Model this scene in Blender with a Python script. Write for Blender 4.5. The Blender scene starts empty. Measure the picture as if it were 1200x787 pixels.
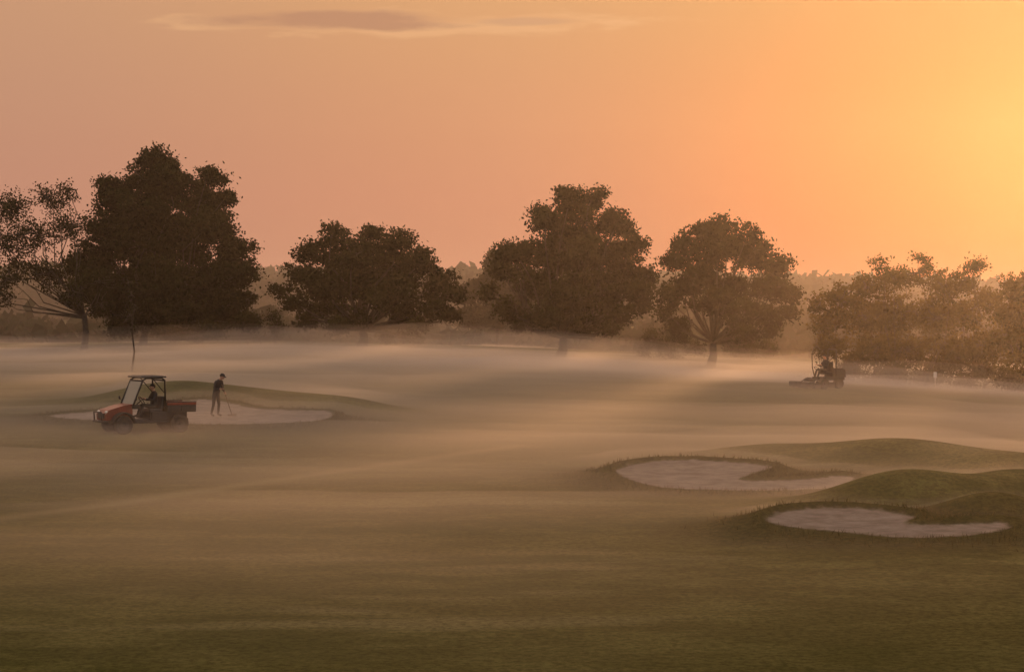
import bpy, math, random
import numpy as np
from mathutils import Vector, Matrix
rng = np.random.default_rng(7)
random.seed(7)
S = bpy.context.scene
COL = S.collection
F = 2333.0; HY = 370.0; CZ = 6.0

def P(px, py, d):
    return np.array([(px-600.0)/F*d, d, CZ-(py-HY)/F*d])

# ------------------------------------------------------------------ noise
def _h2(ix, iy, s):
    v = np.sin(ix*127.1+iy*311.7+s*74.7)*43758.5453
    return v-np.floor(v)
def vn2(x, y, s=0):
    ix = np.floor(x); iy = np.floor(y); fx = x-ix; fy = y-iy
    fx = fx*fx*(3-2*fx); fy = fy*fy*(3-2*fy)
    a = _h2(ix, iy, s); b = _h2(ix+1, iy, s); c = _h2(ix, iy+1, s); d = _h2(ix+1, iy+1, s)
    return (a*(1-fx)+b*fx)*(1-fy)+(c*(1-fx)+d*fx)*fy
def fbm2(x, y, s=0, o=4):
    t = 0; a = 0.5; n = 0
    for i in range(o):
        t = t+a*vn2(x*2**i, y*2**i, s+i*3.1); n += a; a *= 0.5
    return t/n
def vn3(x, y, z, s=0):
    iz = np.floor(z); fz = z-iz; fz = fz*fz*(3-2*fz)
    return vn2(x+iz*17.3, y+iz*5.7, s)*(1-fz)+vn2(x+(iz+1)*17.3, y+(iz+1)*5.7, s)*fz
def sstep(a, b, x):
    t = np.clip((x-a)/(b-a), 0, 1); return t*t*(3-2*t)

# ------------------------------------------------------------------ terrain
ctrl = [(-900,787,28),(0,787,28),(600,787,28),(1200,787,28),(2100,787,28),
        (170,500,75),(253,493,79),(-500,500,76),(100,450,100),(-400,450,100),(350,450,102),
        (99,411,150),(168,405,160),(-300,410,155),(425,405,160),(300,404,158),
        (660,421,152),(560,412,156),(833,432,145),(962,453,101),(740,455,100),(1060,451,130),(1200,458,130),(1700,462,130),
        (860,574,56),(1030,630,44),(600,470,95),(600,530,68),(350,560,60),(1400,560,60),(1150,480,95)]
C = np.array([P(*c) for c in ctrl])
def tps_fit(C):
    n = len(C); d = np.sqrt(((C[:, None, :2]-C[None, :, :2])**2).sum(-1))+1e-9
    K = d*d*np.log(d); K += np.eye(n)*60
    A = np.zeros((n+3, n+3)); A[:n, :n] = K
    A[:n, n] = 1; A[:n, n+1:] = C[:, :2]; A[n, :n] = 1; A[n+1:, :n] = C[:, :2].T
    return np.linalg.solve(A, np.concatenate([C[:, 2], [0, 0, 0]]))
W = tps_fit(C)
def tps(X, Y):
    r = np.full(X.shape, W[-3])+W[-2]*X+W[-1]*Y
    for i, c in enumerate(C):
        d2 = (X-c[0])**2+(Y-c[1])**2+1e-9
        r = r+W[i]*0.5*d2*np.log(d2)
    return r
def base(X, Y):
    X = np.asarray(X, float); Y = np.asarray(Y, float)
    Xc = np.clip(X, -70, 70); Yc = np.clip(Y, 22, 172)
    z = tps(Xc, Yc)
    z = z+(fbm2(X/14, Y/14, 3, 3)-0.5)*0.16*sstep(20, 60, Y)+(fbm2(X/3.5, Y/3.5, 8, 3)-0.5)*0.06
    z = z-1.0*sstep(22, -40, Y)
    w = sstep(168, 290, Y)
    far = CZ-13+21*sstep(380, 850, Y)*(1.0-0.35*sstep(-50, 260, X))+(fbm2(X/160, Y/160, 5, 3)-.5)*9*sstep(350, 700, Y)
    far = far-20*sstep(1000, 2500, Y)
    return z*(1-w)+far*w

def catmull(pts, n=6):
    pts = np.array(pts, float); m = len(pts); out = []
    for i in range(m):
        p0, p1, p2, p3 = pts[(i-1) % m], pts[i], pts[(i+1) % m], pts[(i+2) % m]
        for k in range(n):
            t = k/n
            out.append(0.5*((2*p1)+(-p0+p2)*t+(2*p0-5*p1+4*p2-p3)*t*t+(-p0+3*p1-3*p2+p3)*t**3))
    return np.array(out)
def poly_sdf(X, Y, poly):
    d = np.full(X.shape, 1e9); ins = np.zeros(X.shape, bool); n = len(poly)
    for i in range(n):
        a = poly[i]; b = poly[(i+1) % n]; e = b-a
        wx = X-a[0]; wy = Y-a[1]
        t = np.clip((wx*e[0]+wy*e[1])/(e@e+1e-12), 0, 1)
        d = np.minimum(d, (wx-e[0]*t)**2+(wy-e[1]*t)**2)
        c = ((a[1] > Y) != (b[1] > Y)) & (X < (b[0]-a[0])*(Y-a[1])/((b[1]-a[1]) if abs(b[1]-a[1]) > 1e-9 else 1e-9)+a[0])
        ins ^= c
    d = np.sqrt(d); return np.where(ins, d, -d)

mounds = [(1050,64.5,0.74,3.0,2.0),(900,66.0,0.42,2.8,1.8),(1190,62,0.50,2.8,2.3),
          (1060,51.6,0.88,2.2,1.5),(1200,53.0,0.75,2.2,1.9),(1165,47.6,0.70,1.6,1.1),
          (290,87.5,0.72,4.4,2.4),(190,88.5,0.72,3.2,2.4),(400,85.5,0.50,2.8,2.2)]
bunk = []
def add_bunker(ref, s, outline):
    r = P(*ref); Y0 = r[1]
    z0 = CZ-(ref[1]-HY)/F*Y0
    pts = []
    for px, py in outline:
        k = (py-HY)/F; Y = (CZ-z0+s*Y0)/(k+s); pts.append(((px-600)/F*Y, Y))
    poly = catmull(pts, 5)
    bunk.append(dict(poly=poly, z0=z0, Y0=Y0, s=s, ymin=poly[:, 1].min(), ymax=poly[:, 1].max()))
add_bunker((860,574,56), 0.13, [(722,552),(742,543),(790,538),(850,540),(905,546),(885,554),(868,561),(900,562),(950,560),(988,556),(1003,561),(985,570),(900,574),(800,572),(750,565)])
add_bunker((1030,629,44), 0.14, [(898,606),(925,597),(975,593),(1030,597),(1073,604),(1064,612),(1110,613),(1172,611),(1184,617),(1150,625),(1060,629),(960,620),(910,614)])
add_bunker((253,497,77), 0.10, [(58,487),(90,483),(160,478),(225,468),(262,470),(300,478),(345,480),(383,481),(389,487),(365,493),(290,496),(220,496),(110,492)])

def terrain(X, Y, full=False):
    X = np.asarray(X, float); Y = np.asarray(Y, float)
    z = base(X, Y)
    for px, d, h, rx, ry in mounds:
        mx = (px-600)/F*d
        z = z+h*np.exp(-(((X-mx)/rx)**2+((Y-d)/ry)**2))
    sd = np.full(X.shape, -50.0)
    for b in bunk:
        near = (np.abs(Y-(b['ymin']+b['ymax'])/2) < 16) & (X > b['poly'][:, 0].min()-12) & (X < b['poly'][:, 0].max()+12)
        if not near.any(): continue
        d = poly_sdf(X[near], Y[near], b['poly'])
        Xn, Yn = X[near], Y[near]
        t = np.clip((Yn-b['ymin'])/(b['ymax']-b['ymin']), 0, 1)
        pl = b['z0']+b['s']*(np.clip(Yn, b['ymin']-1, b['ymax']+1)-b['Y0'])
        lip = 0.03+0.20*sstep(0.15, 0.8, t)+.05*(fbm2(Xn/.8, Yn/.8, 4, 2)-.5)
        w = np.exp(-np.clip(-d, 0, 99)/0.95)
        zn = z[near]*(1-w)+(pl+lip)*w
        inside = sstep(-0.30, 0.05, d)
        zn = zn*(1-inside)+(pl-0.02-0.05*sstep(0, 1.2, d)+.03*(fbm2(Xn/.5, Yn/.35, 14, 2)-.5))*inside
        z[near] = zn
        sd[near] = np.maximum(sd[near], d)
    return (z, sd) if full else z
def gz(x, y):
    return float(terrain(np.array([float(x)]), np.array([float(y)]))[0])

def new_obj(name, verts, faces, mats, midx=None, smooth=False, parent=None, attrs=None):
    me = bpy.data.meshes.new(name)
    verts = np.asarray(verts, np.float32)
    if isinstance(faces, np.ndarray):
        nf, k = faces.shape
        me.vertices.add(len(verts)); me.vertices.foreach_set('co', verts.ravel())
        me.loops.add(nf*k); me.loops.foreach_set('vertex_index', faces.astype(np.int32).ravel())
        me.polygons.add(nf); me.polygons.foreach_set('loop_start', np.arange(0, nf*k, k, dtype=np.int32))
        try: me.polygons.foreach_set('loop_total', np.full(nf, k, dtype=np.int32))
        except Exception: pass
        me.update(calc_edges=True)
    else:
        me.from_pydata([tuple(map(float, v)) for v in verts], [], faces)
    for m in mats: me.materials.append(m)
    if midx is not None: me.polygons.foreach_set('material_index', np.asarray(midx, np.int32))
    if smooth is True: me.polygons.foreach_set('use_smooth', np.ones(len(me.polygons), bool))
    elif smooth is not False and smooth is not None: me.polygons.foreach_set('use_smooth', np.asarray(smooth, bool))
    if attrs:
        for k, v in attrs.items():
            a = me.attributes.new(k, 'FLOAT', 'POINT'); a.data.foreach_set('value', np.asarray(v, np.float32))
    me.validate(); me.update()
    o = bpy.data.objects.new(name, me); COL.objects.link(o)
    if parent: o.parent = parent
    return o

# ------------------------------------------------------------------ materials
class NT:
    def __init__(s, tree): s.t = tree; s.n = tree.nodes; s.l = tree.links
    def new(s, ty, **k):
        n = s.n.new(ty)
        for a, b in k.items(): setattr(n, a, b)
        return n
    def put(s, sock, v):
        if isinstance(v, bpy.types.NodeSocket): s.l.new(v, sock)
        else: sock.default_value = v
    def m(s, op, a, b=0.0, c=0.0, clamp=False):
        n = s.new('ShaderNodeMath', operation=op); n.use_clamp = clamp
        s.put(n.inputs[0], a); s.put(n.inputs[1], b); s.put(n.inputs[2], c); return n.outputs[0]
    def mr(s, v, a, b, c=0.0, d=1.0, kind='SMOOTHSTEP'):
        n = s.new('ShaderNodeMapRange', interpolation_type=kind)
        s.put(n.inputs['Value'], v); s.put(n.inputs['From Min'], a); s.put(n.inputs['From Max'], b)
        s.put(n.inputs['To Min'], c); s.put(n.inputs['To Max'], d); return n.outputs[0]
    def mix(s, f, a, b, bt='MIX'):
        n = s.new('ShaderNodeMix', data_type='RGBA', blend_type=bt)
        s.put(n.inputs[0], f); s.put(n.inputs[6], a); s.put(n.inputs[7], b); return n.outputs[2]
    def noise(s, vec, scale, detail=4, rough=0.55):
        n = s.new('ShaderNodeTexNoise'); s.put(n.inputs['Vector'], vec)
        n.inputs['Scale'].default_value = scale; n.inputs['Detail'].default_value = detail
        n.inputs['Roughness'].default_value = rough; return n.outputs['Fac']
    def mapping(s, vec, sc=(1, 1, 1)):
        n = s.new('ShaderNodeMapping'); s.put(n.inputs[0], vec); n.inputs['Scale'].default_value = sc; return n.outputs[0]
def c4(*c): return (c[0], c[1], c[2], 1.0)
def mat(name, col, rough=0.6, metal=0.0, var=0.15, scale=8, **kw):
    m = bpy.data.materials.new(name); m.use_nodes = True; t = NT(m.node_tree)
    b = t.n['Principled BSDF']; tc = t.new('ShaderNodeTexCoord')
    nz = t.noise(tc.outputs['Object'], scale, 5)
    v = t.mr(nz, 0.3, 0.7, 1-var, 1+var)
    mx = t.mix(1.0, c4(*col), v, 'MULTIPLY')
    t.l.new(mx, b.inputs['Base Color']); b.inputs['Roughness'].default_value = rough; b.inputs['Metallic'].default_value = metal
    for k, vv in kw.items(): b.inputs[k].default_value = vv
    return m

def ground_mat():
    m = bpy.data.materials.new('fairway_grass'); m.use_nodes = True; t = NT(m.node_tree)
    out = t.n['Material Output']; t.n.remove(t.n['Principled BSDF'])
    b = t.new('ShaderNodeBsdfDiffuse'); tc = t.new('ShaderNodeTexCoord'); v = tc.outputs['Object']
    sd = t.new('ShaderNodeAttribute', attribute_name='sand').outputs['Fac']
    tr = t.new('ShaderNodeAttribute', attribute_name='track').outputs['Fac']
    big = t.noise(t.mapping(v, (0.4, 1, 1)), 0.09, 3); mid = t.noise(t.mapping(v, (0.6, 1, 1)), 0.55, 6, .75); fine = t.noise(v, 7, 5, .8)
    col = t.mix(t.mr(big, .38, .62), c4(.082, .096, .026), c4(.125, .122, .040))
    col = t.mix(t.mr(mid, .42, .64, 0, .8), col, c4(.185, .185, .066))
    patch = t.mr(t.noise(t.mapping(v, (0.28, 1, 1)), 0.30, 3), .57, .67, 0, .6)
    col = t.mix(patch, col, c4(.26, .25, .12))
    col = t.mix(t.mr(fine, .35, .62, .65, 0), col, c4(.030, .034, .010))
    rough_f = t.mr(sd, -4.0, -0.6, 0, 0.75)
    col = t.mix(rough_f, col, t.mix(t.mr(fine, .3, .7), c4(.022, .025, .008), c4(.085, .080, .026)))
    col = t.mix(t.m('MULTIPLY', tr, 0.4), col, c4(.30, .27, .15))
    sn = t.m('ADD', sd, t.m('MULTIPLY', t.m('SUBTRACT', t.noise(v, 4, 4), .5), .30))
    sm = t.mr(sn, -.05, 0.14)
    sand = t.mix(t.mr(t.noise(t.mapping(v, (1, 1.8, 1)), 1.6, 6, .7), .3, .7), c4(.22, .19, .165), c4(.38, .335, .295))
    t.l.new(t.mix(sm, col, sand), b.inputs[0]); b.inputs['Roughness'].default_value = .6
    bp = t.new('ShaderNodeBump'); bp.inputs['Distance'].default_value = .14; bp.inputs['Strength'].default_value = .8
    t.l.new(fine, bp.inputs['Height']); t.l.new(bp.outputs[0], b.inputs['Normal'])
    t.l.new(b.outputs[0], out.inputs['Surface'])
    return m

def leaf_mat(name, c1, c2, trans=.35):
    m = bpy.data.materials.new(name); m.use_nodes = True; t = NT(m.node_tree)
    out = t.n['Material Output']; t.n.remove(t.n['Principled BSDF'])
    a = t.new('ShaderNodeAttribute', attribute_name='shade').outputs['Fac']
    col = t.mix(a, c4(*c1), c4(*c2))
    d = t.new('ShaderNodeBsdfDiffuse'); t.l.new(col, d.inputs[0])
    if trans > 0:
        tr = t.new('ShaderNodeBsdfTranslucent')
        t.l.new(t.mix(1.0, col, c4(1.0, .9, .5), 'MULTIPLY'), tr.inputs[0])
        mx = t.new('ShaderNodeMixShader'); mx.inputs[0].default_value = trans
        t.l.new(d.outputs[0], mx.inputs[1]); t.l.new(tr.outputs[0], mx.inputs[2]); t.l.new(mx.outputs[0], out.inputs['Surface'])
    else: t.l.new(d.outputs[0], out.inputs['Surface'])
    return m
def vol_mat(name, dens, g, col):
    m = bpy.data.materials.new(name); m.use_nodes = True; t = NT(m.node_tree)
    out = t.n['Material Output']; t.n.remove(t.n['Principled BSDF'])
    s = t.new('ShaderNodeVolumeScatter'); s.inputs['Color'].default_value = c4(*col)
    s.inputs['Density'].default_value = dens; s.inputs['Anisotropy'].default_value = g
    t.l.new(s.outputs[0], out.inputs['Volume']); return m

M_ground = ground_mat()
M_bark = mat('bark', (.035, .03, .025), .9, var=.4, scale=3)
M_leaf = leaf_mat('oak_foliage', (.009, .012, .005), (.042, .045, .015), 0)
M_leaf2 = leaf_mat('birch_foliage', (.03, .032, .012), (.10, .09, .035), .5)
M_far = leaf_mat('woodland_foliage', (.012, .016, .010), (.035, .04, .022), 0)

# ------------------------------------------------------------------ ground sheet
ys = np.concatenate([np.linspace(-60, 18, 30), np.geomspace(18.6, 42, 130), np.geomspace(42.12, 100, 420), np.geomspace(100.6, 3200, 240)[0:]])
tt = np.linspace(-1, 1, 640); tt = np.sign(tt)*(0.62*np.abs(tt)+0.38*np.abs(tt)**4)*0.62
YY, TT = np.meshgrid(ys, tt, indexing='ij')
XX = TT*(np.maximum(YY, 18)+22*np.clip(np.abs(TT)*1.5, 0, 1))
XX = XX*(1+0.6*sstep(200, 1000, YY))
ZZ, SD = terrain(XX, YY, True)
def gp(px, py):
    for d in np.arange(25, 175, .25):
        q = P(px, py, d)
        if q[2] <= float(base(np.array([q[0]]), np.array([q[1]]))[0]): return q[:2]
    return P(px, py, 150)[:2]
trk = [gp(-60, 617), gp(150, 588), gp(330, 562), gp(480, 541), gp(610, 522)]
TR = np.zeros(XX.shape)
for i in range(len(trk)-1):
    p, q = trk[i], trk[i+1]; e = q-p; t_ = np.clip(((XX-p[0])*e[0]+(YY-p[1])*e[1])/(e@e), 0, 1)
    dd = np.hypot(XX-p[0]-e[0]*t_, YY-p[1]-e[1]*t_); TR = np.maximum(TR, np.exp(-(dd/.5)**2))
nr, nc = XX.shape
idx = np.arange(nr*nc).reshape(nr, nc)
fc = np.stack([idx[:-1, :-1], idx[:-1, 1:], idx[1:, 1:], idx[1:, :-1]], -1).reshape(-1, 4)
new_obj('ground', np.stack([XX, YY, ZZ], -1).reshape(-1, 3), fc, [M_ground], smooth=True, attrs={'sand': SD.ravel(), 'track': TR.ravel()})

# rough grass blades fringing the bunker lips
def tufts():
    r_ = np.random.default_rng(5); V = []; Fc = []; SH = []; n0 = 0
    for b in bunk:
        po = b['poly']; k = len(po); L = np.linalg.norm(np.roll(po, -1, 0)-po, axis=1)
        cnt = int(L.sum()*230)
        i = r_.choice(k, cnt, p=L/L.sum()); f = r_.random(cnt)[:, None]
        pt = po[i]*(1-f)+po[(i+1) % k]*f
        e = po[(i+1) % k]-po[i]; nrm = np.stack([e[:, 1], -e[:, 0]], 1)/np.linalg.norm(e, axis=1)[:, None]
        pt = pt+nrm*(r_.normal(size=(cnt, 1))*.9)
        dd = poly_sdf(pt[:, 0], pt[:, 1], po); pt = pt[dd < -.12]
        z = terrain(pt[:, 0], pt[:, 1]); m = len(pt)
        h = r_.uniform(.05, .14, m); a = r_.uniform(0, math.pi, m); lean = r_.normal(size=(m, 2))*.04
        dx = np.cos(a)*.012; dy = np.sin(a)*.012
        A = np.stack([pt[:, 0]-dx, pt[:, 1]-dy, z-.01], 1); B = np.stack([pt[:, 0]+dx, pt[:, 1]+dy, z-.01], 1)
        T = np.stack([pt[:, 0]+lean[:, 0], pt[:, 1]+lean[:, 1], z+h], 1)
        V.append(np.stack([A, B, T], 1).reshape(-1, 3)); Fc.append(np.arange(3*m).reshape(m, 3)+n0); n0 += 3*m
        SH.append(np.repeat(r_.random(m), 3))
    new_obj('rough_grass', np.concatenate(V), np.concatenate(Fc), [leaf_mat('rough_blades', (.03, .032, .010), (.11, .10, .038), .3)], attrs={'shade': np.concatenate(SH)})
tufts()

# ------------------------------------------------------------------ mesh builder
class MB:
    def __init__(s): s.v = []; s.f = []; s.m = []; s.n = 0; s.sm = []
    def add(s, v, f, m=0, smooth=False):
        v = np.asarray(v, float); s.v.append(v); s.f += [tuple(int(i)+s.n for i in q) for q in f]
        s.m += [m]*len(f); s.sm += [smooth]*len(f); s.n += len(v)
    def tube(s, path, rad, k=6, m=0, cap=True):
        path = np.asarray(path, float); rad = np.broadcast_to(np.asarray(rad, float), (len(path),))
        d = np.gradient(path, axis=0); d /= np.linalg.norm(d, axis=1)[:, None]+1e-9
        up = np.array([0, 0, 1.0]) if abs(d[0][2]) < .9 else np.array([1.0, 0, 0])
        vs = []; u = np.cross(up, d[0]); u /= np.linalg.norm(u)
        for i in range(len(path)):
            u = u-d[i]*(u@d[i]); u /= np.linalg.norm(u)+1e-9; w = np.cross(d[i], u)
            for j in range(k):
                a = 2*math.pi*j/k; vs.append(path[i]+rad[i]*(math.cos(a)*u+math.sin(a)*w))
        f = [(i*k+j, i*k+(j+1) % k, (i+1)*k+(j+1) % k, (i+1)*k+j) for i in range(len(path)-1) for j in range(k)]
        if cap: f += [tuple(range(k))[::-1], tuple((len(path)-1)*k+j for j in range(k))]
        s.add(vs, f, m, True)
    def box(s, c, sz, m=0, bev=.02, rot=None, taper=None):
        import bmesh
        bm = bmesh.new(); bmesh.ops.create_cube(bm, size=1)
        for v in bm.verts:
            v.co = Vector((v.co.x*sz[0], v.co.y*sz[1], v.co.z*sz[2]))
            if taper:
                k = v.co.z/sz[2]+.5; v.co.x *= 1+(taper[0]-1)*k; v.co.y *= 1+(taper[1]-1)*k
        if bev: bmesh.ops.bevel(bm, geom=bm.edges[:]+bm.verts[:], offset=bev, segments=2, affect='EDGES', profile=.5)
        R = rot.to_matrix() if rot is not None else Matrix.Identity(3)
        vs = [np.array(R @ v.co)+np.array(c) for v in bm.verts]; bm.verts.index_update()
        fs = [[v.index for v in f.verts] for f in bm.faces]; bm.free(); s.add(vs, fs, m)
    def prism(s, prof, y0, y1, m=0, y0b=None):
        n = len(prof); v = [(x, y0, z) for x, z in prof]+[(x, y1, z) for x, z in prof]
        f = [(i, (i+1) % n, n+(i+1) % n, n+i) for i in range(n)]+[tuple(range(n))[::-1], tuple(range(n, 2*n))]
        s.add(v, f, m)
    def ell(s, c, r, m=0, seg=12, rings=8, fn=None):
        v = []; f = []
        for i in range(rings+1):
            th = math.pi*i/rings
            for j in range(seg):
                ph = 2*math.pi*j/seg; p = np.array([math.sin(th)*math.cos(ph), math.sin(th)*math.sin(ph), math.cos(th)])
                if fn: p = fn(p)
                v.append(np.array(c)+p*np.array(r))
        for i in range(rings):
            for j in range(seg): f.append((i*seg+j, (i+1)*seg+j, (i+1)*seg+(j+1) % seg, i*seg+(j+1) % seg))
        s.add(v, f, m, True)
    def wheel(s, c, r, w, mt, mh, axis=1):
        prof = [(r*.55, -w*.5), (r*.9, -w*.5), (r, -w*.36), (r, w*.36), (r*.9, w*.5), (r*.55, w*.5)]
        K = 28; v = []; f = []
        for j in range(K):
            a = 2*math.pi*j/K
            for q, (rr, yy) in enumerate(prof):
                r2 = rr*(1.035 if (j % 2 and 1 < q < 4) else 1)
                v.append((c[0]+r2*math.cos(a), c[1]+yy, c[2]+r2*math.sin(a)))
        n = len(prof)
        for j in range(K):
            for q in range(n-1): f.append((j*n+q, ((j+1) % K)*n+q, ((j+1) % K)*n+q+1, j*n+q+1))
        s.add(v, f, mt)
        for sg in (-1, 1):
            v = [(c[0], c[1]+sg*w*.25, c[2])]; f = []
            for j in range(K):
                a = 2*math.pi*j/K; v.append((c[0]+r*.56*math.cos(a), c[1]+sg*w*.42, c[2]+r*.56*math.sin(a)))
            for j in range(K): f.append((0, 1+j, 1+(j+1) % K))
            s.add(v, f, mh)
            s.ell((c[0], c[1]+sg*w*.35, c[2]), (r*.16, .05, r*.16), mh, 8, 4)
    def obj(s, name, mats, parent=None):
        return new_obj(name, np.concatenate(s.v), s.f, mats, s.m, s.sm, parent)

# ------------------------------------------------------------------ trees
def leaf_quads(cent, size, shade, aspect=.6):
    n = len(cent); u = rng.normal(size=(n, 3)); u /= np.linalg.norm(u, axis=1)[:, None]
    w = rng.normal(size=(n, 3)); w -= u*(w*u).sum(1)[:, None]; w /= np.linalg.norm(w, axis=1)[:, None]
    L = size[:, None]*.5
    v = np.stack([cent-u*L, cent+w*L*aspect-u*L*.1, cent+u*L, cent-w*L*aspect-u*L*.1], 1).reshape(-1, 3)
    return v, np.arange(4*n).reshape(n, 4), np.repeat(shade, 4)

def tree(name, basep, lobes, fork, leafsize=.27, per_clump=52, clump_k=2.0, hole=.36, clump_r=(.3, .8), trunk_r=.35,
         ml=None, depth=.8, seed=0, stems=1, shrink=.95, limb=.75):
    global rng
    rng = np.random.default_rng(100+seed)
    px0, py0, d = basep
    b = P(px0, py0, d); b[2] = gz(b[0], b[1])-.15
    mb = MB()
    fk = P(fork[0], fork[1], d)
    fks = []
    for s_ in range(stems):
        off = np.array([0, 0, 0.]) if stems == 1 else np.array([(s_-(stems-1)/2)*2.1+rng.normal()*.3, rng.normal()*1.5, 0])
        bb = b+off; f2 = fk+off*1.1+np.array([0, 0, rng.normal()*.3 if stems > 1 else 0])
        bb[2] = gz(bb[0], bb[1])-.15
        mb.tube([bb, bb+np.array([0, 0, .35]), bb*.45+f2*.55+np.array([.12, 0, 0]), f2], [trunk_r*1.5, trunk_r*1.05, trunk_r*.85, trunk_r*.75], 9)
        fks.append(f2)
    L = []
    for (px, py, r) in lobes:
        c = P(px, py, d); R = r/F*d*shrink
        L.append((c, R))
    allc = np.array([c for c, R in L]); cx = allc[:, 0].mean()
    half = (allc[:, 0].max()-allc[:, 0].min())/2+1
    full = []
    for i, (c, R) in enumerate(L):
        k = max(0, 1-abs((c[0]-cx)/half)**1.5)
        off = depth*half*k
        full.append((c+np.array([0, rng.uniform(-.3, .3)*R, 0]), R))
        if off > R*.5:
            sg = 1 if i % 2 else -1
            full.append((c+np.array([rng.uniform(-.3, .3)*R, sg*off*rng.uniform(.5, 1), -.1*R]), R*.8))
    cents = []; sizes = []; shades = []
    for c, R in full:
        fk = min(fks, key=lambda q: np.linalg.norm(q-c))
        st = fk+np.array([0, 0, -rng.uniform(0, .12)*(fk[2]-b[2])])
        ln = np.linalg.norm(c-st)
        mid = st*.5+c*.5+np.array([(c[0]-st[0])*.12, 0, -.06*ln])+rng.normal(size=3)*.05*ln
        mid2 = st*.2+c*.8+rng.normal(size=3)*.05*ln
        mb.tube([st, st*.75+mid*.25, mid, mid2, c], np.array([.5, .42, .3, .2, .1])*trunk_r*min(1, .5+ln/10)*limb, 6)
        n = max(3, int(clump_k*R*R*4*math.pi*.5+3))
        dirs = rng.normal(size=(n, 3)); dirs /= np.linalg.norm(dirs, axis=1)[:, None]
        rr = R*(.25+.88*rng.random(n)**.7)
        pts = c+dirs*rr[:, None]*np.array([1, 1, .85])
        nz = vn3(pts[:, 0]/1.3+50, pts[:, 1]/2.6+50, pts[:, 2]/1.0+50, seed)
        pts = pts[nz > hole]; dirs = dirs[nz > hole]
        for q, dr in zip(pts, dirs):
            if rng.random() < .5:
                mid = c*.5+q*.5+rng.normal(size=3)*.15
                mb.tube([c*.85+mid*.15, mid, q], [.045, .03, .012], 4, cap=False)
            cr = rng.uniform(*clump_r); m = int(per_clump*(cr/.55)**2)
            o = rng.normal(size=(m, 3))*.45; cents.append(q+o*cr*np.array([1.2, 1.2, .75]))
            sizes.append(leafsize*rng.uniform(.6, 1.3, m))
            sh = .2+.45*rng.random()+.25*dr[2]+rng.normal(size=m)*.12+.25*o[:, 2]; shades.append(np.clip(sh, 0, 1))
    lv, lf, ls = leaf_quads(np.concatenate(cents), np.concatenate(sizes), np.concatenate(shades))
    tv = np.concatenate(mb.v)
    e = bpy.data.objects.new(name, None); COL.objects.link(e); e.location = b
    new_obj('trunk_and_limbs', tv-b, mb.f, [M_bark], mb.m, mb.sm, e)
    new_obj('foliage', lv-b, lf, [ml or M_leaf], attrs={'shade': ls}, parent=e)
    return len(lf)

nl = 0
nl += tree('ash_tree', (99,411,150), [(20,245,26),(55,232,20),(88,222,16),(10,290,28),(45,275,26),(80,265,24),(20,325,26),(60,318,28),(92,340,26),(115,330,22),(5,348,14),(-30,270,34),(-40,320,30),(118,355,16)],
     (99,368), per_clump=22, clump_k=3.4, hole=.34, clump_r=(.3, .6), trunk_r=.27, leafsize=.2, depth=.5, seed=1, shrink=1, limb=.55)
nl += tree('lime_tree', (168,404,160), [(190,190,20),(168,210,24),(208,212,26),(140,232,24),(185,245,38),(232,235,24),(250,208,12),(130,270,34),(170,285,42),(215,275,40),(250,262,26),(272,290,22),(110,310,30),(150,330,42),(200,330,44),(250,325,38),(285,318,18),(292,350,12),(120,350,26),(170,368,24),(215,362,28),(262,360,26),(290,376,12),(125,215,14),(268,232,10),(140,380,14),(95,340,14),(195,385,18),(245,382,14)],
     (168,375), per_clump=66, clump_k=2.5, hole=.25, trunk_r=.34, depth=.7, seed=2)
nl += tree('oak_tree', (425,404,159), [(395,278,18),(435,276,20),(468,285,18),(365,295,18),(410,300,32),(455,308,34),(495,305,18),(350,322,18),(385,330,28),(430,335,32),(475,335,30),(512,330,22),(530,345,15),(325,343,14),(348,352,16),(385,362,18),(430,368,16),(470,365,18),(508,362,16),(530,368,10),(400,380,12),(360,375,10),(490,380,10),(420,322,22),(450,350,20)],
     (425,385), per_clump=56, hole=.27, trunk_r=.4, depth=.8, seed=3)
nl += tree('sycamore_tree', (657,421,152), [(665,232,18),(695,230,16),(640,255,20),(680,260,34),(720,258,20),(738,285,20),(605,298,20),(640,300,30),(685,300,34),(728,312,28),(590,318,18),(620,335,26),(660,340,32),(705,342,32),(742,340,20),(757,322,10),(578,343,14),(600,362,16),(640,368,20),(690,372,20),(728,368,14),(750,360,10),(590,300,12),(610,378,10),(715,385,10),(655,285,22)],
     (660,392), per_clump=60, hole=.28, trunk_r=.42, depth=.75, seed=4)
nl += tree('oak_tree', (833,432,145), [(822,272,16),(845,266,14),(870,275,14),(800,285,16),(840,295,28),(885,295,20),(908,310,16),(790,305,14),(815,322,26),(860,328,30),(900,335,22),(925,345,14),(785,345,16),(820,362,20),(860,365,22),(900,368,18),(928,365,10),(782,368,10),(870,388,14),(905,388,8),(845,345,20),(800,382,10),(850,300,20)],
     (835,400), per_clump=50, clump_k=2.3, hole=.31, trunk_r=.34, depth=.75, seed=5, limb=.55)
nl += tree('birch_thicket', (1062,452,130), [(985,350,20),(1015,335,18),(1040,325,18),(1075,320,18),(1100,335,20),(1130,330,16),(1140,310,8),(1080,302,9),(1030,312,9),(975,375,20),(1010,370,28),(1050,365,30),(1095,370,30),(1135,365,24),(1160,350,16),(975,405,18),(1015,408,26),(1060,410,28),(1110,410,28),(1150,405,24),(960,355,10),(1000,430,18),(1050,435,20),(1100,435,20),(1150,430,20),(975,440,14),(1025,445,14),(1080,445,14),(1130,445,14)],
     (1062,435), per_clump=46, clump_k=3.4, hole=.18, trunk_r=.10, leafsize=.21, clump_r=(.25, .6), depth=.35, ml=M_leaf2, seed=6, stems=6, shrink=1.05, limb=.7)
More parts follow.
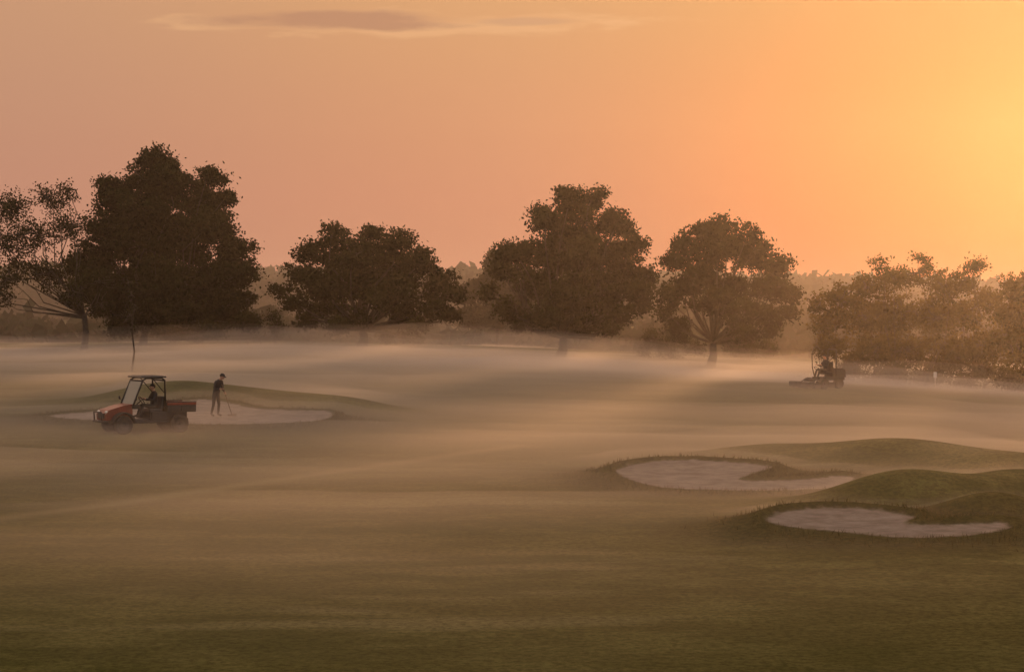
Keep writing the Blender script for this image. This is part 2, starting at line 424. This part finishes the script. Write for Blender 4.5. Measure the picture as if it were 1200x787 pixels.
nl += tree('oak_tree', (1215,462,124), [(1190,340,20),(1215,335,22),(1180,365,20),(1210,370,30),(1175,390,14),(1205,400,24),(1190,425,18),(1245,350,30),(1250,390,34),(1220,430,24),(1175,440,16),(1200,450,14)],
     (1215,435), per_clump=48, clump_k=2.8, hole=.22, trunk_r=.3, leafsize=.22, ml=M_leaf2, seed=7)
def shrub(name, b, lobes, seed, **k):
    return tree(name, b, lobes, (b[0], b[1]-8), per_clump=k.pop('pc', 40), clump_k=4, hole=.22, clump_r=(.25, .5), trunk_r=.08, leafsize=.18, seed=seed, **k)
nl += shrub('holly_shrub', (322,405,157), [(321,370,8),(323,382,9),(322,395,9)], 11)
nl += shrub('hawthorn_shrub', (230,404,161), [(222,388,10),(238,390,9),(230,396,12)], 12)
nl += shrub('hawthorn_shrub', (785,425,160), [(765,398,16),(795,392,18),(785,410,16),(755,412,10),(815,408,12)], 13)
nl += shrub('hawthorn_shrub', (870,425,163), [(860,402,16),(885,400,16),(900,408,12),(875,412,14)], 14)
nl += shrub('hawthorn_shrub', (465,404,164), [(452,395,10),(475,394,10),(490,398,7)], 15)
nl += tree('young_tree', (155,432,112), [(155,345,8),(150,330,6),(160,358,7),(152,370,8),(158,383,6)], (155,390), per_clump=14, clump_k=5, hole=.2, clump_r=(.2, .35), trunk_r=.06, leafsize=.14, seed=16)
nl += tree('pine_tree', (582,470,290), [(580,300,5),(578,310,7),(583,320,10),(572,330,10),(592,332,10),(560,338,12),(580,345,14),(600,345,14),(545,345,12),(620,345,12),(580,370,14),(555,370,14),(610,370,14)], (582,360), per_clump=46, clump_k=3, hole=.2, clump_r=(.5, 1), trunk_r=.3, leafsize=.45, seed=17, ml=M_far)
print('LEAVES', nl)

def woodland(name, n, yr, xr, hr, seed, leaf):
    global rng
    rng = np.random.default_rng(seed)
    Y = rng.uniform(yr[0], yr[1], n); X = rng.uniform(-1, 1, n)*xr*Y
    Z = base(X, Y); H = rng.uniform(hr[0], hr[1], n)
    cs = []; sz = []; sh = []
    for i in range(n):
        m = 90; R = H[i]*.42
        dd = rng.normal(size=(m, 3)); dd /= np.linalg.norm(dd, axis=1)[:, None]
        cs.append(np.array([X[i], Y[i], Z[i]+H[i]*.55])+dd*np.array([R*1.2, R, H[i]*.48])*(.6+.5*rng.random((m, 1))))
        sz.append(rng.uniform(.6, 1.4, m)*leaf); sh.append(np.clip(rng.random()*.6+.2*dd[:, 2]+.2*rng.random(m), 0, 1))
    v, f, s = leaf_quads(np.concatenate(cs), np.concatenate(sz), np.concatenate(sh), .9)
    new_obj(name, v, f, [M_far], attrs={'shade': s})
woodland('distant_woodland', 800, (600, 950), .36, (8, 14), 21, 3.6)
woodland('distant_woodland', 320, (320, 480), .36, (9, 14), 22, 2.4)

# ------------------------------------------------------------------ haze and mist
def closed_box(name, x0, x1, y0, y1, z0, z1, m):
    v = [(x, y, z) for z in (z0, z1) for y in (y0, y1) for x in (x0, x1)]
    f = [(0, 2, 3, 1), (4, 5, 7, 6), (0, 1, 5, 4), (2, 6, 7, 3), (0, 4, 6, 2), (1, 3, 7, 5)]
    return new_obj(name, v, f, [m])
closed_box('haze', -300, 300, -40, 230, -30, CZ+22, vol_mat('haze_air', .00023, .83, (.96, .92, .87)))
closed_box('valley_haze', -500, 500, 231, 1150, -40, CZ+20, vol_mat('valley_haze_air', .00045, .35, (.95, .92, .88)))
def mist(name, thick, dens, g, yr=(26, 235), n=(180, 190)):
    ys = np.geomspace(yr[0], yr[1], n[0]); tt = np.linspace(-.42, .42, n[1])
    Yg, Tg = np.meshgrid(ys, tt, indexing='ij'); Xg = Tg*(Yg+25)
    zb = terrain(Xg, Yg)
    top = zb+np.maximum(thick(Xg, Yg), -.25); bot = zb-.6
    nr, nc = Xg.shape; N = nr*nc; I = np.arange(N).reshape(nr, nc)
    q = lambda A: np.stack([A[:-1, :-1], A[:-1, 1:], A[1:, 1:], A[1:, :-1]], -1).reshape(-1, 4)
    fs = [q(I), q(I+N)[:, ::-1]]
    for e in (I[0], I[-1][::-1], I[:, -1], I[:, 0][::-1]):
        fs.append(np.stack([e[:-1]+N, e[1:]+N, e[1:], e[:-1]], -1))
    v = np.concatenate([np.stack([Xg, Yg, top], -1).reshape(-1, 3), np.stack([Xg, Yg, bot], -1).reshape(-1, 3)])
    new_obj(name, v, np.concatenate(fs), [vol_mat(name+'_vapour', dens, g, (.99, .94, .88))], smooth=False)
def th1(X, Y, wisp=.6):
    n = fbm2(X/30+3, Y/20, 31, 2); n2 = fbm2(X/13+11, Y/6, 57, 3)
    env = .16+.34*sstep(6, -8, X)*sstep(26, 42, Y)+.9*sstep(36, 68, Y)
    env = np.minimum(env, 1)
    right = 1-.6*sstep(1, 14, X)*sstep(74, 58, Y)
    t = ((n-.16)*1.7+(n2-.5)*wisp)*env*right
    crest = np.exp(-((Y-132)/20)**2)*(1-.6*sstep(14, 30, X))
    t = t+crest*(.25+(n2-.42)*1.6)-.12*sstep(40, 27, Y)
    t = t-.38*np.exp(-(((X+13)/7)**2+((Y-71)/8)**2))
    return t-1.4*sstep(145, 205, Y)
mist('ground_mist', lambda X, Y: th1(X, Y, 1.5)*.55, .046, .32)
mist('ground_mist', lambda X, Y: th1(X, Y, .8)*1.45, .013, .32)

# ------------------------------------------------------------------ figures
M_cloth = mat('dark_jacket', (.03, .03, .035), .8); M_trou = mat('dark_trousers', (.04, .038, .035), .85)
M_skin = mat('skin', (.42, .26, .19), .5, var=.05); M_hair = mat('hair', (.04, .025, .018), .8); M_boot = mat('boots', (.025, .02, .018), .6)
M_lips = mat('lips', (.3, .12, .1), .5)
def skin_body(name, J, bones, rad, root, parent, cloth):
    me = bpy.data.meshes.new(name+'_cage'); names = [k for k in J if k in rad]; ix = {n: i for i, n in enumerate(names)}
    me.from_pydata([tuple(J[n]) for n in names], [(ix[a], ix[b]) for a, b in bones], [])
    o = bpy.data.objects.new(name+'_cage', me); COL.objects.link(o)
    md = o.modifiers.new('skin', 'SKIN'); md.use_smooth_shade = True
    for n in names:
        sv = me.skin_vertices[0].data[ix[n]]; r = rad[n]; sv.radius = r if isinstance(r, tuple) else (r, r); sv.use_root = (n == root)
    s2 = o.modifiers.new('sub', 'SUBSURF'); s2.levels = 2; s2.render_levels = 2
    dg = bpy.context.evaluated_depsgraph_get(); dg.update()
    ev = o.evaluated_get(dg); m2 = bpy.data.meshes.new_from_object(ev)
    bpy.data.objects.remove(o)
    m2.materials.clear()
    for mm in [cloth, M_trou, M_skin, M_boot]: m2.materials.append(mm)
    seg = []
    for a, b in bones:
        k = 0
        if b == 'head': k = 2
        if a.startswith(('hip', 'knee')) or b.startswith(('hip', 'knee')): k = 1
        if b.startswith('toe') : k = 3
        if b.startswith('hand'): k = 2
        seg.append((np.array(J[a]), np.array(J[b]), k))
    for p in m2.polygons:
        c = np.array(p.center); best = min(seg, key=lambda s: np.linalg.norm(c-(s[0]+(s[1]-s[0])*np.clip(((c-s[0])@(s[1]-s[0]))/((s[1]-s[0])@(s[1]-s[0])), 0, 1))))
        p.material_index = best[2]; p.use_smooth = True
    ob = bpy.data.objects.new('body', m2); COL.objects.link(ob); ob.parent = parent
def person(name, pose, loc, yaw, cloth, cap=False, parent=None):
    """pose: joints in local space, x forward, y left, z up."""
    e = bpy.data.objects.new(name, None); COL.objects.link(e); e.location = loc; e.rotation_euler = (0, 0, yaw)
    if parent: e.parent = parent
    J = {k: np.array(v, float) for k, v in pose.items()}
    rad = dict(pelvis=(.15, .12), spine=(.14, .11), chest=(.17, .125), neck=.06, head=.055)
    for s in 'LR':
        rad.update({'hip'+s: .095, 'knee'+s: .062, 'ank'+s: .05, 'toe'+s: .045, 'sho'+s: .075, 'elb'+s: .05, 'wri'+s: .034, 'hand'+s: .036})
    bones = [('pelvis', 'spine'), ('spine', 'chest'), ('chest', 'neck'), ('neck', 'head')]
    for s in 'LR':
        bones += [('pelvis', 'hip'+s), ('hip'+s, 'knee'+s), ('knee'+s, 'ank'+s), ('ank'+s, 'toe'+s), ('chest', 'sho'+s), ('sho'+s, 'elb'+s), ('elb'+s, 'wri'+s), ('wri'+s, 'hand'+s)]
    skin_body(name, J, bones, rad, 'pelvis', e, cloth)
    h = MB(); hc = J['head']; f = J['look']-hc; f /= np.linalg.norm(f)
    up = hc-J['neck']; up -= f*(up@f); up /= np.linalg.norm(up); lf = np.cross(up, f)
    B = np.stack([f, lf, up], 1)
    def addloc(c, r, m, fn=None, seg=14, rg=10):
        g = MB(); g.ell((0, 0, 0), r, 0, seg, rg, fn); vv = g.v[0]+np.array(c); h.add((B@vv.T).T+hc, g.f, m, True)
    jaw = lambda p: np.array([p[0]*(1-.12*max(0, -p[2])), p[1]*(1-.28*max(0, -p[2])), p[2]])
    addloc((.01, 0, .04), (.098, .078, .118), 0, jaw)
    addloc((.108, 0, .03), (.02, .014, .025), 0)
    addloc((.088, 0, -.025), (.015, .026, .008), 2)
    for sg in (-1, 1):
        addloc((.088, .032*sg, .052), (.012, .014, .009), 1, None, 8, 6)
        addloc((0, .08*sg, .035), (.022, .012, .032), 0, None, 8, 6)
    addloc((-.018, 0, .07), (.1, .086, .105), 1, lambda p: np.array([p[0], p[1], max(p[2], -.55+.9*max(0, p[0]))]))
    if cap:
        addloc((0, 0, .085), (.108, .09, .09), 3, lambda p: np.array([p[0], p[1], max(p[2], 0)]))
        addloc((.12, 0, .092), (.07, .07, .012), 3)
    h.obj('head', [M_skin, M_hair, M_lips, cloth], e)
    g = MB()
    for s in 'LR':
        w = J['wri'+s]; hd = J['hand'+s]; dr = hd-w; dr /= np.linalg.norm(dr)
        grip = np.array([0, 0, -1.])
        side = np.cross(dr, grip); side /= np.linalg.norm(side)+1e-9
        for i in range(4):
            L = [.075, .085, .078, .06][i]; o0 = hd+side*(i-1.5)*.021+dr*.01
            g.tube([o0, o0+dr*L*.4, o0+dr*L*.65+grip*L*.3, o0+dr*L*.45+grip*L*.65], [.0095, .009, .0085, .007], 6)
        sd = side*(-1)
        o0 = w*.4+hd*.6+sd*.03
        g.tube([o0, o0+sd*.025+dr*.03, o0+sd*.02+dr*.055+grip*.02], [.012, .011, .009], 6)
    g.obj('fingers', [M_skin], e)
    return e

stand = dict(pelvis=(0, 0, .95), spine=(.05, 0, 1.13), chest=(.13, 0, 1.34), neck=(.22, 0, 1.48), head=(.29, 0, 1.56), look=(.9, 0, 1.25),
    hipL=(0, .1, .88), kneeL=(.06, .12, .49), ankL=(.0, .13, .09), toeL=(.17, .15, .04),
    hipR=(-.01, -.1, .88), kneeR=(-.02, -.13, .49), ankR=(-.13, -.14, .09), toeR=(.04, -.17, .04),
    shoL=(.14, .19, 1.38), elbL=(.15, .25, 1.10), wriL=(.33, .12, .98), handL=(.40, .07, .95),
    shoR=(.14, -.19, 1.38), elbR=(.10, -.26, 1.10), wriR=(.26, -.12, 1.10), handR=(.33, -.06, 1.12))
q = P(253, 492, 79.5); zz = gz(q[0], q[1])
gk = person('greenkeeper', stand, (q[0], q[1], zz), math.radians(-28), M_cloth, cap=True)
r = MB(); rk0 = np.array([.30, -.03, 1.32]); rk1 = np.array([.66, .18, .05])
r.tube([rk0, rk1], .015, 8); r.box(tuple(rk1+np.array([0, 0, .03])), (.05, .55, .04), 0, .01)
for i in range(9): r.tube([rk1+np.array([0, -.24+.06*i, .02]), rk1+np.array([.02, -.24+.06*i, -.05])], .006, 5)
ro = r.obj('bunker_rake', [mat('rake_wood', (.12, .08, .05), .7)]); ro.location = (q[0], q[1], zz); ro.rotation_euler = (0, 0, math.radians(-28))

sit = dict(pelvis=(0, 0, 0), spine=(-.03, 0, .2), chest=(-.02, 0, .42), neck=(.02, 0, .57), head=(.05, 0, .66), look=(.6, 0, .62),
    hipL=(.05, .1, -.02), kneeL=(.46, .13, .06), ankL=(.60, .13, -.34), toeL=(.76, .14, -.37),
    hipR=(.05, -.1, -.02), kneeR=(.46, -.13, .06), ankR=(.60, -.13, -.34), toeR=(.76, -.14, -.37),
    shoL=(-.02, .19, .46), elbL=(.12, .24, .22), wriL=(.38, .17, .28), handL=(.46, .15, .31),
    shoR=(-.02, -.19, .46), elbR=(.12, -.24, .22), wriR=(.38, -.17, .28), handR=(.46, -.15, .31))

# ------------------------------------------------------------------ utility vehicle
M_red = mat('orange_red_paint', (.20, .036, .016), .30, var=.25, scale=3); M_blk = mat('black_plastic', (.016, .016, .017), .5)
M_tyre = mat('tyre_rubber', (.018, .017, .016), .85, var=.4); M_hub = mat('wheel_hub', (.04, .038, .036), .5)
M_seat = mat('seat_vinyl', (.03, .03, .03), .6); M_steel = mat('grey_steel', (.18, .18, .18), .4, .6)
M_lamp = mat('lamp_lens', (.75, .75, .7), .15); M_roof = mat('roof_shell', (.05, .05, .05), .25)
def glass():
    m = bpy.data.materials.new('windscreen_glass'); m.use_nodes = True; t = NT(m.node_tree); b = t.n['Principled BSDF']; out = t.n['Material Output']
    b.inputs['Base Color'].default_value = c4(.36, .39, .37); b.inputs['Roughness'].default_value = .12
    tr = t.new('ShaderNodeBsdfTransparent'); tr.inputs[0].default_value = c4(.8, .85, .82)
    mx = t.new('ShaderNodeMixShader'); mx.inputs[0].default_value = .6
    t.l.new(tr.outputs[0], mx.inputs[1]); t.l.new(b.outputs[0], mx.inputs[2]); t.l.new(mx.outputs[0], out.inputs[0]); return m
M_glass = glass()
MATS = [M_red, M_blk, M_tyre, M_hub, M_seat, M_steel, M_lamp, M_roof, M_glass]
q = P(171, 499, 74.0); zz = gz(q[0], q[1])
veh = bpy.data.objects.new('utility_vehicle', None); COL.objects.link(veh)
veh.location = (q[0], q[1], zz-.02); veh.rotation_euler = (0, 0, math.radians(180+32))
b = MB()
b.box((0, 0, .44), (3.0, .9, .16), 1, .03)
b.prism([(1.72, .50), (1.74, .72), (1.62, .88), (1.05, 1.04), (.72, 1.08), (.72, .50)], -.50, .50, 0)
b.box((1.74, 0, .66), (.05, .62, .2), 1, .01)
for i in range(4): b.box((1.772, 0, .59+i*.045), (.012, .58, .012), 5, 0)
b.tube([(1.70, -.62, .46), (1.86, -.5, .46), (1.86, .5, .46), (1.70, .62, .46)], .035, 8, 1)
b.tube([(1.86, -.38, .46), (1.88, -.38, .80), (1.88, .38, .80), (1.86, .38, .46)], .025, 8, 1)
for s in (-1, 1):
    b.ell((1.69, s*.39, .80), (.06, .09, .06), 6, 10, 6)
    arc = [(1.13+.45*math.cos(a), .36+.45*math.sin(a)) for a in np.linspace(math.radians(8), math.radians(172), 10)]
    inn = [(1.13+.40*math.cos(a), .36+.40*math.sin(a)) for a in np.linspace(math.radians(172), math.radians(8), 10)]
    pr = arc+inn; n = len(pr)
    v = [(x, s*.46, z) for x, z in pr]+[(x, s*.80, z) for x, z in pr]
    f = [(i, (i+1) % n, n+(i+1) % n, n+i) for i in range(n)]
    f += [(i, i+1, 2*10-2-i, 2*10-1-i) for i in range(9)]+[(n+i, n+i+1, n+2*10-2-i, n+2*10-1-i) for i in range(9)]
    b.add(v, f, 1)
    b.box((.05, s*.62, .42), (1.25, .24, .06), 1, .02)
    b.box((-.25, s*.60, .62), (.60, .22, .34), 1, .03)
    b.wheel((1.13, s*.64, .33), .33, .26, 2, 3); b.wheel((-1.05, s*.64, .33), .33, .28, 2, 3)
    b.tube([(.74, s*.62, 1.02), (.66, s*.62, 1.25), (.36, s*.60, 1.95), (.22, s*.60, 2.03), (-.38, s*.60, 2.03), (-.50, s*.60, 1.94), (-.52, s*.62, .70)], .036, 8, 1)
    b.tube([(-.02, s*.62, 2.01), (-.50, s*.61, 1.45)], .018, 6, 1)
    b.ell((.72, s*.82, 1.28), (.03, .09, .07), 1, 8, 6); b.tube([(.70, s*.63, 1.15), (.71, s*.78, 1.26)], .012, 6, 1)
b.tube([(.38, -.6, 1.93), (.38, .6, 1.93)], .028, 8, 1); b.tube([(-.50, -.6, 1.93), (-.50, .6, 1.93)], .028, 8, 1); b.tube([(-.52, -.6, 1.25), (-.52, .6, 1.25)], .022, 8, 1)
b.box((-.04, 0, 2.07), (1.02, 1.34, .06), 7, .028)
for yy in (-.42, -.14, .14, .42): b.box((-.04, yy, 2.105), (.86, .12, .02), 7, .008)
b.box((.60, 0, .98), (.30, 1.18, .16), 1, .04)
b.box((.05, 0, .47), (1.2, 1.2, .05), 1, .01)
b.box((-.18, 0, .82), (.52, 1.12, .16), 4, .05); b.box((-.44, 0, 1.10), (.13, 1.12, .50), 4, .05, rot=Matrix.Rotation(-.12, 3, 'Y').to_euler())
b.tube([(.52, .28, 1.02), (.30, .28, 1.20)], .02, 6, 1)
cs, axu, axv = np.array([.29, .28, 1.21]), np.array([0, 1., 0]), np.array([.55, 0, .83])
b.tube([cs+.17*(math.cos(a)*axu+math.sin(a)*axv) for a in np.linspace(0, 2*math.pi, 17)], .014, 6, 1, False)
b.tube([cs-.17*axu, cs+.17*axu], .011, 5, 1)
v = [(.71, -.58, 1.06), (.71, .58, 1.06), (.385, .57, 1.90), (.385, -.57, 1.90)]
n_ = np.array([.012, 0, .005]); v2 = [tuple(np.array(x)+n_) for x in v]
b.add(v+v2, [(3, 2, 1, 0), (4, 5, 6, 7), (0, 1, 5, 4), (1, 2, 6, 5), (2, 3, 7, 6), (3, 0, 4, 7)], 8)
b.box((-1.14, 0, .78), (1.14, 1.34, .06), 1, .01)
for s in (-1, 1):
    b.box((-1.14, s*.67, .91), (1.14, .05, .20), 1, .015); b.box((-1.14, s*.672, 1.06), (1.15, .06, .09), 0, .012); b.tube([(-1.72, s*.68, 1.13), (-.56, s*.68, 1.13)], .022, 6, 1)
    for xx in (-1.5, -1.14, -.78): b.box((xx, s*.70, .90), (.04, .02, .18), 1, .005)
b.box((-.58, 0, .96), (.05, 1.29, .34), 1, .015); b.box((-1.70, 0, .93), (.05, 1.29, .28), 0, .015)
b.box((-1.05, 0, .62), (.9, .7, .26), 1, .04)
b.ell((-1.15, .1, .92), (.42, .42, .22), 1, 10, 6)
for s in (-1, 1): b.box((-1.735, s*.55, .86), (.02, .1, .07), 0, .005)
b.obj('body', MATS, veh)
drv = person('driver', sit, (-.20, .28, .98), 0, M_cloth, cap=True, parent=veh)

# ------------------------------------------------------------------ ride-on mower with rider
q = P(965, 450, 102); zz = gz(q[0], q[1])
mw = bpy.data.objects.new('ride_on_mower', None); COL.objects.link(mw); mw.location = (q[0], q[1], zz-.02); mw.rotation_euler = (0, 0, math.radians(180+28))
b = MB()
b.box((-.35, 0, .52), (1.5, .7, .18), 1, .04)
b.prism([(-1.15, .58), (-1.12, .95), (-.95, 1.04), (-.40, 1.06), (-.32, .60)], -.36, .36, 0)
b.box((-.16, 0, .80), (.46, .52, .13), 4, .05); b.box((-.40, 0, 1.12), (.12, .50, .52), 4, .05)
b.box((.52, 0, .48), (.6, .75, .06), 1, .02)
b.tube([(.62, 0, .5), (.42, 0, 1.0)], .04, 8, 1)
cs = np.array([.40, 0, 1.03])
b.tube([cs+.18*(math.cos(a)*axu+math.sin(a)*np.array([.8, 0, .55])) for a in np.linspace(0, 2*math.pi, 15)], .015, 6, 1, False)
b.tube([(-.52, -.36, .6), (-.55, -.36, 1.9), (-.55, -.28, 2.02), (-.55, .28, 2.02), (-.55, .36, 1.9), (-.52, .36, .6)], .035, 8, 1)
b.wheel((.45, .62, .28), .28, .28, 2, 3); b.wheel((.45, -.62, .28), .28, .28, 2, 3); b.wheel((-.95, 0, .26), .26, .3, 2, 3)
for (xx, yy) in ((1.05, .55), (1.05, -.55), (-.25, 0)):
    b.tube([(xx, yy-.36, .17), (xx, yy+.36, .17)], .11, 12, 5); b.box((xx-.02, yy, .30), (.34, .78, .05), 1, .015)
    for s in (-1, 1): b.box((xx, yy+s*.39, .2), (.36, .03, .26), 1, .01)
    b.box((xx+.32, yy, .26), (.30, .70, .28), 0 if xx > 0 else 1, .06, taper=(1.2, 1.0))
for s in (-1, 1):
    b.tube([(.5, s*.2, .5), (.8, s*.45, .52), (1.05, s*.55, .32)], .03, 6, 1)
b.tube([(.75, .30, .5), (.95, .34, 1.1), (.98, .34, 1.75), (.86, .34, 2.12), (.62, .34, 2.18), (.45, .34, 2.0)], .025, 6, 1)
b.obj('chassis', [mat('mower_paint', (.06, .05, .04), .45), M_blk, M_tyre, M_hub, M_seat, M_steel], mw)
person('rider', sit, (-.14, 0, .93), 0, M_cloth, cap=True, parent=mw)

# ------------------------------------------------------------------ small things
q = P(306, 404, 157); zz = gz(q[0], q[1]); b = MB()
for i in range(4): b.box((0, -.18+i*.12, .45), (2.4, .09, .035), 0, .008)
for s in (-1.05, 0, 1.05):
    b.box((s, -.2, .22), (.08, .06, .44), 0, .01); b.box((s, .2, .22), (.08, .06, .44), 0, .01); b.box((s, 0, .40), (.07, .44, .05), 0, .01)
o = b.obj('park_bench', [mat('bench_wood', (.12, .085, .05), .8)]); o.location = (q[0], q[1], zz)
q = P(1096, 447, 118); zz = gz(q[0], q[1]); b = MB()
b.tube([(0, 0, -.1), (0, 0, 1.0)], .03, 8); b.box((0, 0, .82), (.2, .03, .34), 0, .01)
o = b.obj('marker_post', [mat('white_paint', (.75, .74, .72), .5)]); o.location = (q[0], q[1], zz)

# ------------------------------------------------------------------ sky
w = bpy.data.worlds.new('World'); S.world = w; w.use_nodes = True; t = NT(w.node_tree)
bg = t.n['Background']
SUN_U, SUN_V = .31, .12
sdir = Vector((SUN_U, 1, SUN_V)).normalized()
elev = math.asin(sdir.z); az = math.atan2(sdir.x, sdir.y)
nish = t.new('ShaderNodeTexSky', sky_type='NISHITA'); nish.sun_disc = False; nish.sun_elevation = elev; nish.sun_rotation = az; nish.dust_density = 4.0
tc = t.new('ShaderNodeTexCoord'); sp = t.new('ShaderNodeSeparateXYZ'); t.l.new(tc.outputs['Generated'], sp.inputs[0])
x, y, z = sp.outputs
yc = t.m('MAXIMUM', y, .05); u = t.m('DIVIDE', x, yc); v = t.m('DIVIDE', z, yc)
def ramp(vv, stops):
    n = t.new('ShaderNodeValToRGB'); t.l.new(vv, n.inputs[0]); e = n.color_ramp.elements
    while len(e) < len(stops): e.new(.5)
    for el, (p, c) in zip(e, stops):
        el.position = p; el.color = c4(*[((k/255+.055)/1.055)**2.4 if k > 10 else k/255/12.92 for k in c])
    return n.outputs[0]
zel = t.mr(z, -.02, .38, 0, 1, 'LINEAR')
Lr = ramp(zel, [(0, (150,108,92)), (.07, (174,124,106)), (.2, (192,137,114)), (.33, (196,145,116)), (.45, (202,152,117)), (1, (236,192,166))])
Cr = ramp(zel, [(0, (175,115,90)), (.07, (198,131,104)), (.2, (205,139,108)), (.33, (211,150,110)), (.45, (218,162,112)), (1, (236,192,166))])
Rr = ramp(zel, [(0, (200,100,52)), (.07, (216,110,54)), (.2, (230,126,58)), (.33, (228,140,68)), (.45, (226,158,90)), (1, (236,192,162))])
c_ = t.mix(t.mr(x, -.28, 0.02, 0, 1), Lr, Cr); c_ = t.mix(t.mr(x, -.02, .27, 0, 1), c_, Rr)
c_ = t.mix(t.mr(y, .6, -.5, 0, .85), c_, c4(.54, .45, .40))
dt = t.new('ShaderNodeVectorMath', operation='DOT_PRODUCT'); t.l.new(tc.outputs['Generated'], dt.inputs[0]); dt.inputs[1].default_value = Vector((.28, 1, .055)).normalized()
au = t.m('POWER', t.m('MAXIMUM', dt.outputs['Value'], 0), 420)
c_ = t.mix(au, c_, t.mix(1.0, c_, c4(.26, .06, .01), 'ADD'))
nzv = t.new('ShaderNodeCombineXYZ'); t.l.new(t.m('MULTIPLY', u, 22), nzv.inputs[0]); t.l.new(t.m('MULTIPLY', v, 130), nzv.inputs[1])
cn = t.noise(nzv.outputs[0], 1.0, 5, .6)
def streak(u0, v0, a_, b_, k):
    du = t.m('DIVIDE', t.m('SUBTRACT', u, u0), a_); dv = t.m('DIVIDE', t.m('SUBTRACT', v, v0), b_)
    r2 = t.m('ADD', t.m('MULTIPLY', du, du), t.m('MULTIPLY', dv, dv))
    s = t.m('ADD', t.m('SUBTRACT', 1.0, r2), t.m('MULTIPLY', t.m('SUBTRACT', cn, .5), k))
    return t.m('MULTIPLY', t.mr(s, .05, .9), t.m('GREATER_THAN', y, .3))
s2 = streak(-.055, .1465, .140, .0080, 3.2)
s1 = streak(-.084, .1480, .086, .0062, 2.2)
s3 = streak(.005, .1475, .035, .0030, 2.2)
c_ = t.mix(t.m('MULTIPLY', s2, .5), c_, c4(.82, .46, .23))
c_ = t.mix(t.m('MULTIPLY', s1, .8), c_, c4(.46, .225, .135))
c_ = t.mix(t.m('MULTIPLY', s3, .45), c_, c4(.50, .26, .16))
nsc = t.mix(1.0, nish.outputs[0], c4(.0015, .0014, .0014), 'MULTIPLY')
c_ = t.mix(1.0, t.mix(1.0, c_, c4(.96, .96, .96), 'MULTIPLY'), nsc, 'ADD')
t.l.new(c_, bg.inputs[0]); bg.inputs[1].default_value = 1.0

L = bpy.data.lights.new('sun', 'SUN'); L.energy = 3.2; L.angle = math.radians(3.5); L.color = (1, .48, .20)
lo = bpy.data.objects.new('sun', L); COL.objects.link(lo); lo.rotation_euler = sdir.to_track_quat('Z', 'Y').to_euler()

cam = bpy.data.cameras.new('camera'); cam.lens = 70; cam.sensor_width = 36; cam.clip_end = 6000; cam.clip_start = .5
co = bpy.data.objects.new('camera', cam); COL.objects.link(co); co.location = (0, 0, CZ)
co.rotation_euler = (math.radians(90)-math.atan(23.5/F), 0, 0); S.camera = co
S.view_settings.view_transform = 'Standard'; S.view_settings.look = 'None'; S.view_settings.exposure = 0
